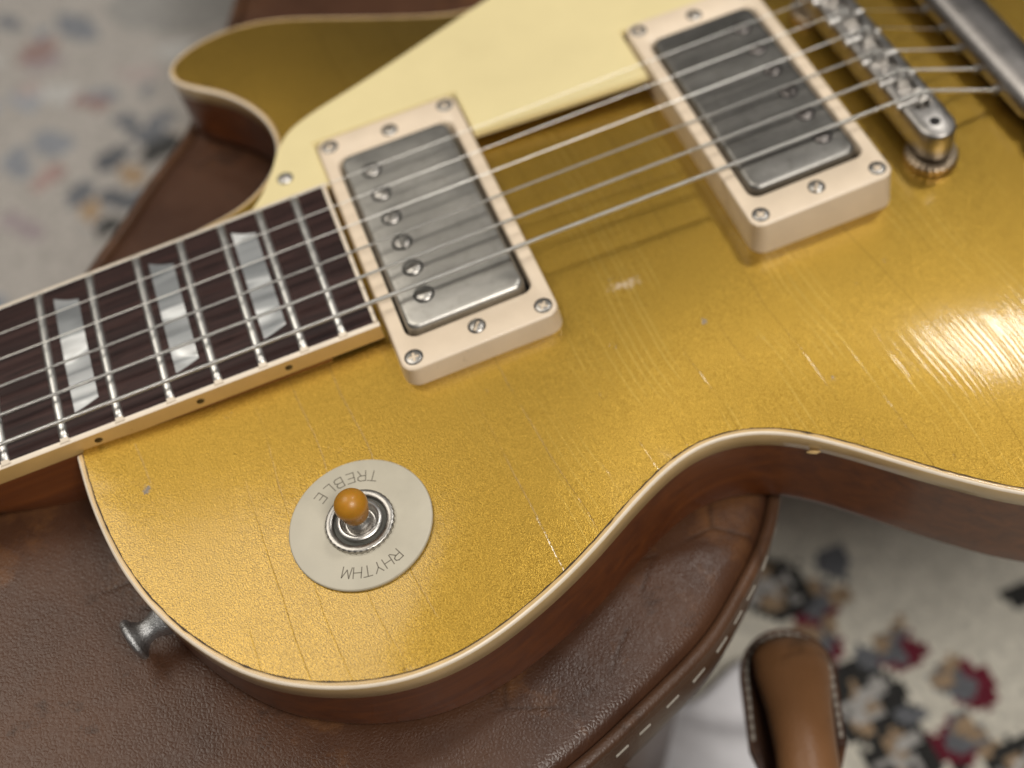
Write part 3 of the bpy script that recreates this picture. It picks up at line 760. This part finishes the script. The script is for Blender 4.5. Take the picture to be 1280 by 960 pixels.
# ---- stop tailpiece
tail = bpy.data.objects.new('tailpiece', None); COL.objects.link(tail); tail.parent = guitar
TX, TZ = 658.0, -0.2
rings = []
for y in np.concatenate([np.linspace(-39, -35, 5), np.linspace(-30, 30, 7), np.linspace(35, 39, 5)]):
    k = 1 - 0.25 * max(0, (abs(y) - 35) / 4) ** 2
    ring = []
    for j in range(24):
        a = 2 * math.pi * j / 24; ring.append((TX + 8.2 * k * math.cos(a), y, TZ + 5.6 * k * (abs(math.sin(a)) ** 0.85) * math.copysign(1, math.sin(a))))
    rings.append(ring)
V, F = loft(rings, closed=True); F.append(tuple(range(24))); F.append(tuple((len(rings) - 1) * 24 + j for j in range(24))[::-1]); F = [f[::-1] for f in F]
bar = mesh_from('tailpiece_bar', V, F, TAILM, tail, True, 50)
for sy in (-1, 1):
    zs = float(surf(TX, sy * 42.0)[0])
    mb = MB(); mb.lathe([(4, zs - 1), (6.3, zs), (6.4, zs + 1.2), (4.3, zs + 1.6), (4.3, TZ + 2.0), (6.6, TZ + 2.1), (7.0, TZ + 2.8), (6.9, TZ + 4.6), (6.2, TZ + 5.6), (0.001, TZ + 6.0)], 40, Matrix.Translation((TX, sy * 42.5, 0))); mb.build('mounting_stud', TAILM, tail, True, 45)

# ---- strings
gauge = [1.17, 0.92, 0.68, 0.46, 0.36, 0.28]
for k in range(6):
    y1 = str_y[k]; yn = -17.6 + 35.2 * k / 5
    sx_ = saddle_x[k]; yA = yn + (y1 - yn) * 30 / sx_
    pts = [(30, yA, 7.75 + (0.25 if k in (2, 3) else 0))]
    for t in np.linspace(0.1, 1, 12): pts.append((30 + (sx_ - 30) * t, yA + (y1 - yA) * t, pts[0][2] + (str_z[k] - pts[0][2]) * t))
    pts += [(sx_ + 0.8, y1, str_z[k] - 0.12), (sx_ + 2.0, y1, str_z[k] - 0.9), (649.6, y1, -1.2), (652, y1, -2.4)]
    mb = MB(); mb.tube(pts, gauge[k] / 2, 12); mb.build('string', STR_W[k], guitar, True, 60)
    mb = MB(); mb.lathe([(0.9, 0), (1.35, 0.1), (1.5, 0.5), (1.35, 1.0), (0.9, 1.2)], 16, Matrix.Translation((649.5, y1, -1.15)) @ Matrix.Rotation(math.radians(-62), 4, 'Y')); mb.build('string_hole_rim', TAILM, tail)

# ------------------------------------------------------------------ leather case under the guitar
case = thing('guitar_case', 'old brown leather guitar case with white stitched edge lying under the guitar', 'case', MM)
cp = [(-21, -100), (-8, -95), (7, -89), (20, -83), (32, -74), (42, -66), (50, -57), (62, -38), (76, -10), (92, 30), (112, 85), (140, 160), (180, 245), (215, 330), (235, 420), (220, 500), (160, 550), (80, 550), (25, 500), (2, 420), (-8, 330), (-22, 258), (-37, 213), (-52, 180), (-68, 147), (-77, 137), (-85, 127), (-94, 114), (-103, 103), (-125, 72), (-150, 35), (-170, -5), (-176, -45), (-163, -82), (-135, -104), (-100, -114), (-58, -110)]
cpath = catmull(cp, 3.0, True); cpath = smooth_path(cpath, 6, True); cpath = resample(cpath, 3.0, True)
cn = normals2(cpath, True)
ctr = cpath.mean(0)
if ((cpath - ctr) * cn).sum() < 0: cn = -cn
CN = len(cpath)
def cring(inset, z): 
    q = cpath - cn * inset; return [(x, y, z) for x, y in q]
rings = [cring(1.2, -5.2), cring(2.6, -4.2), cring(3.4, -2.4), cring(4.8, -1.2), cring(7.5, -0.5), cring(11, -0.25), cring(16, -0.12)]
V, F = loft(rings, closed=True)
F.append(tuple((len(rings) - 1) * CN + j for j in range(CN)))
lid = mesh_from('lid', V, F, LEATHER, case, True, 60)
mb = MB(); mb.tube([(x, y, -4.0) for x, y in cpath - cn * 0.6], 2.0, 10, 0, True); mb.build('piping', LEATHER2, lid)
rings = [cring(0.4, -5.0), cring(-0.5, -6.5), cring(-1.0, -10), cring(-1.3, -16), cring(-0.9, -22), cring(-0.6, -26), cring(0.6, -27)]
V, F = loft(rings[::-1], closed=True); mesh_from('lid_band', V, F, LEATHER2, case, True, 60)
rings = [cring(2.2, -26.5), cring(6, -34), cring(16, -60), cring(18, -186), cring(21, -189.6)]
V, F = loft(rings[::-1], closed=True); F.append(tuple(range(CN))); mesh_from('case_base', V, F, LEATHER, case, True, 60)
carc = 0; last = -99; sti = None
fine = resample(cpath, 1.0, True); fn = normals2(fine, True)
if ((fine - ctr) * fn).sum() < 0: fn = -fn
k = 0
while k < len(fine):
    p_ = fine[k]; 
    if p_[1] < 20 and -150 < p_[0] < 92 and p_[1] < -20:
        q_ = p_ + fn[k] * 1.15; t_ = np.array([-fn[k][1], fn[k][0]])
        if sti is None:
            m_ = MB(); m_.box(-2.5, 2.5, -0.28, 0.30, -0.42, 0.42, None, 0, 0.22); sti = m_.build('stitch', THREAD, lid); s_o = sti
        else: s_o = dup(sti, lid)
        s_o.location = (q_[0], q_[1], -11.5 + random.uniform(-0.5, 0.5)); s_o.rotation_euler = (0, random.uniform(-0.06, 0.06), math.atan2(t_[1], t_[0]) + random.uniform(-0.07, 0.07)); s_o.scale = (random.uniform(0.78, 1.08), 1, random.uniform(0.8, 1.25))
    k += random.choice((8, 9, 9, 10))

# handle: a padded leather grip on a stitched backing tab, fixed to the case wall
hd = np.array([-13.5, -36.0]); hd /= np.linalg.norm(hd); hs = np.array([-hd[1], hd[0]])
h0 = np.array([56.0, -68.5]); HZ = -60.0
def hpt(a, b, z): q = h0 + hd * a + hs * b; return (q[0], q[1], z)
hrings = []
for a, w_, th in ((0, 3, 1.5), (1, 6.5, 3.2), (3, 9.6, 4.6), (7, 11.4, 5.8), (14, 11.2, 6.6), (24, 9.6, 7.0), (36, 8.8, 7.2), (52, 8.8, 7.2), (70, 9.4, 7.0), (84, 11.2, 6.0), (90, 9.0, 4.2), (93, 3, 1.5)):
    hrings.append([hpt(a, w_ * math.cos(t) , HZ + 8 * math.sin(math.pi * a / 93) + th * math.sin(t)) for t in np.linspace(0, 2 * math.pi, 21)[:-1]])
V, F = loft(hrings, closed=True); F.append(tuple(range(20))); F.append(tuple(11 * 20 + j for j in range(20))[::-1])
handle = mesh_from('handle', V, F, HANDLEM, case, True, 70)
tabo = [(14.2 * math.cos(t) , 14.2 * math.sin(t)) for t in np.radians(np.linspace(180, 0, 19))]
tab2 = [hpt(10 - 14.5 * math.sin(t), 14.5 * math.cos(t), 0)[:2] for t in np.radians(np.linspace(0, 180, 19))]
tab2 = [hpt(46, 4, 0)[:2], hpt(40, 11, 0)[:2], hpt(32, 14, 0)[:2]] + tab2 + [hpt(32, -14, 0)[:2], hpt(40, -11, 0)[:2], hpt(46, -4, 0)[:2]]
V = [(x, y, HZ - 3.2) for x, y in tab2] + [(x, y, HZ - 6.0) for x, y in tab2]; m_ = len(tab2)
F = [tuple(range(m_)), tuple(range(m_, 2 * m_))[::-1]] + [(j, j + m_, (j + 1) % m_ + m_, (j + 1) % m_) for j in range(m_)]
bm = bmesh.new(); vv = [bm.verts.new(v) for v in V]; [bm.faces.new([vv[i] for i in f]) for f in F]; bmesh.ops.recalc_face_normals(bm, faces=bm.faces[:]); me = bpy.data.meshes.new('handle_tab'); bm.to_mesh(me); bm.free(); me.materials.append(LEATHER)
tab = bpy.data.objects.new('handle_tab', me); COL.objects.link(tab); tab.parent = handle
sp = np.array([-6.0, -94.0]); ep = h0 + hd * 78; sd_ = ep - sp; sl = float(np.linalg.norm(sd_))
mb = MB(); mb.box(-8, sl + 6, -8, 8, HZ - 7.0, HZ - 3.0, Matrix.Translation((*sp, 0)) @ Matrix.Rotation(math.atan2(sd_[1], sd_[0]), 4, 'Z'), 0, 0.9); mb.build('handle_strap', LEATHER, case)
tp = resample(np.array([hpt(30, 12.8, 0)[:2]] + [hpt(10 - 12.8 * math.sin(t), 12.8 * math.cos(t), 0)[:2] for t in np.radians(np.linspace(0, 180, 31))] + [hpt(30, -12.8, 0)[:2]]), 2.9)
for i in range(len(tp) - 1):
    c_ = (tp[i] + tp[i + 1]) / 2; d_ = tp[i + 1] - tp[i]
    if i == 0:
        m_ = MB(); m_.box(-1.05, 1.05, -0.5, 0.5, -0.2, 0.45, None, 0, 0.2); s0 = m_.build('tab_stitch', THREAD, handle); o_ = s0
    else: o_ = dup(s0, handle)
    o_.location = (c_[0], c_[1], HZ - 3.1); o_.rotation_euler = (0, 0, math.atan2(d_[1], d_[0]))

# ------------------------------------------------------------------ carpet and cloth
def carpet():
    x0, x1, y0, y1, st = -450, 550, -400, 900, 2.5
    nx = int((x1 - x0) / st); ny = int((y1 - y0) / st)
    X, Y = np.meshgrid(x0 + st * np.arange(nx + 1), y0 + st * np.arange(ny + 1), indexing='ij')
    V = np.stack([X.ravel(), Y.ravel(), np.full(X.size, -190.0) + np.random.uniform(-0.25, 0.25, X.size)], 1)
    I, J = np.meshgrid(np.arange(nx), np.arange(ny), indexing='ij'); a = (I * (ny + 1) + J).ravel()
    F = np.stack([a, a + ny + 1, a + ny + 2, a + 1], 1)
    cx = (x0 + st * (I + 0.5)).ravel(); cy = (y0 + st * (J + 0.5)).ravel(); N = len(cx)
    cream = np.array([0.80, 0.77, 0.67]); red = np.array([0.17, 0.016, 0.034]); blk = np.array([0.035, 0.035, 0.034]); tan = np.array([0.42, 0.30, 0.19]); gry = np.array([0.17, 0.18, 0.20]); pink = np.array([0.42, 0.29, 0.27]); pale = np.array([0.56, 0.55, 0.53])
    bx = cx + 1.2 * np.sin(cy * 0.31 + 1.0) + 1.0 * np.sin(cx * 0.47 + cy * 0.22) + np.random.uniform(-1.0, 1.0, N); by = cy + 1.2 * np.sin(cx * 0.29) + 1.0 * np.sin(cy * 0.43 - cx * 0.25) + np.random.uniform(-1.0, 1.0, N)
    C = np.tile(cream, (N, 1))
    rng = random.Random(4)
    def blob(px, py, r, col, sx=1.0, rot=0.0, k=0.0):
        dx, dy = bx - px, by - py; c, s = math.cos(rot), math.sin(rot); u = dx * c + dy * s; v = (-dx * s + dy * c) / sx
        C[u * u + v * v < r * r] = col
    def flower(px, py, r, a):
        blob(px + r * 0.25 * math.cos(a), py + r * 0.25 * math.sin(a), r, red, 0.85, a)
        blob(px - r * 0.25 * math.cos(a), py - r * 0.25 * math.sin(a), r * 0.72, gry, 0.9, a)
        blob(px - r * 0.5 * math.cos(a), py - r * 0.5 * math.sin(a), r * 0.42, tan)
        blob(px + r * 0.9 * math.cos(a + 1.9), py + r * 0.9 * math.sin(a + 1.9), r * 0.4, tan)
    def rosette(px, py, r):
        for q in range(7):
            an = q * 0.9; blob(px + r * 0.62 * math.cos(an), py + r * 0.62 * math.sin(an), r * 0.46, blk)
        for q in range(5):
            an = q * 1.26 + 0.4; blob(px + r * 0.5 * math.cos(an), py + r * 0.5 * math.sin(an), r * rng.uniform(0.15, 0.27), tan if q % 2 else pale * 0.9)
        blob(px, py, r * 0.34, pale)
        blob(px + r * 0.2, py - r * 0.1, r * 0.16, tan)
    ul = (cy > 170) & (cx < 60)
    C[ul] = np.array([0.47, 0.44, 0.41])
    # scattered sprays over the field; a paler, denser border on the far side
    for q in range(900):
        px, py = rng.uniform(x0, x1), rng.uniform(y0, y1)
        c_ = rng.random(); r = rng.uniform(9, 22); a_ = rng.uniform(0, 6)
        if 10 < px < 270 and -160 < py < 90: continue
        if py > 180 and px < 50:
            blob(px, py, r * 0.62, [gry * 1.7, (pink + pale) / 2, gry * 1.2, (tan + pale) / 2, pale, gry * 2.1, (pink + gry * 2) / 2, pale * 1.05][int(c_ * 8)], rng.uniform(0.4, 1.0), a_)
        elif q % 3: continue
        elif c_ < 0.35: flower(px, py, r * 0.6, a_)
        elif c_ < 0.55: rosette(px, py, r)
        elif c_ < 0.75: blob(px, py, r * 0.4, gry, 0.5, a_)
    for px, py, r, c_ in ((-82, 364, 13, gry), (-104, 353, 11, gry * 0.7), (-79, 352, 12, blk * 1.6), (-123, 335, 10, gry), (-105, 322, 11, gry * 0.8), (-120, 320, 8, tan), (-96, 338, 8, tan), (-112, 304, 9, blk * 2), (-105, 470, 15, gry * 1.4), (-128, 455, 13, pink * 0.8), (-108, 402, 9, pink * 0.8),
                          (-94, 380, 8, gry), (-136, 350, 9, pink), (-75, 375, 9, gry * 1.2), (-90, 318, 9, gry), (-48, 470, 40, np.array([0.36, 0.35, 0.335]))):
        blob(px, py, r, c_, 0.65, rng.uniform(0, 3))
    flower(140, -40, 10.5, -1.0); flower(156, -63, 12, -0.5); flower(144, -82, 11.5, 3.4); flower(119, -10, 12, -2.0)
    rosette(116, -56, 18); rosette(120, -79, 14); blob(202, -39, 8, blk, 0.6); blob(135, 4, 8, gry); rosette(106, 2, 15); flower(112, -26, 10, -1.4); rosette(160, -102, 13); blob(128, -40, 5, gry); blob(131, -66, 6, gry, 0.6); blob(101, -48, 6, blk); blob(135, -95, 6, blk)
    # colour jitter from dye lots of the yarn
    C *= np.random.uniform(0.82, 1.12, (N, 1))
    me = bpy.data.meshes.new('carpet'); me.from_pydata(V.tolist(), [], F.tolist()); me.update()
    at = me.attributes.new('yarn', 'FLOAT_COLOR', 'FACE'); at.data.foreach_set('color', np.hstack([C, np.ones((N, 1))]).ravel())
    t = NT('knotted_wool'); an = t.n('ShaderNodeAttribute', attribute_name='yarn')
    t.set(Base_Color=an.outputs['Color'], Roughness=0.95, Specular_IOR_Level=0.1, Sheen_Weight=0.15)
    t.set(Normal=t.bump(t.noise(0.9, 3, 0.7), 1.0, 0.0012))
    me.materials.append(t.m)
    o = bpy.data.objects.new('carpet', me); COL.objects.link(o); o.matrix_world = MM
    o['kind'] = 'structure'; o['label'] = 'cream patterned wool carpet with dark red flowers'
carpet()

nx, ny = 24, 20; V = []; F = []
for i in range(nx + 1):
    for j in range(ny + 1):
        u, v = i / nx, j / ny
        x = 20 + 66 * u + 7 * math.sin(v * 5); y = -80 + 54 * v + 5 * math.sin(u * 6 + 1)
        z = -183 + 4.0 * math.sin(u * 7 + v * 3) * math.sin(v * 6 + 0.5) + 3.0 * math.sin(u * 13 + v * 9) * 0.5
        V.append((x, y, z))
for i in range(nx):
    for j in range(ny):
        a = i * (ny + 1) + j; F.append((a, a + ny + 1, a + ny + 2, a + 1))
cl = mesh_from('cloth', V, F, CLOTHM, None, True)
cl.matrix_world = MM; sm_ = cl.modifiers.new('thick', 'SOLIDIFY'); sm_.thickness = 1.2
cl['label'] = 'small crumpled white cloth on the carpet beside the case handle'; cl['category'] = 'cloth'
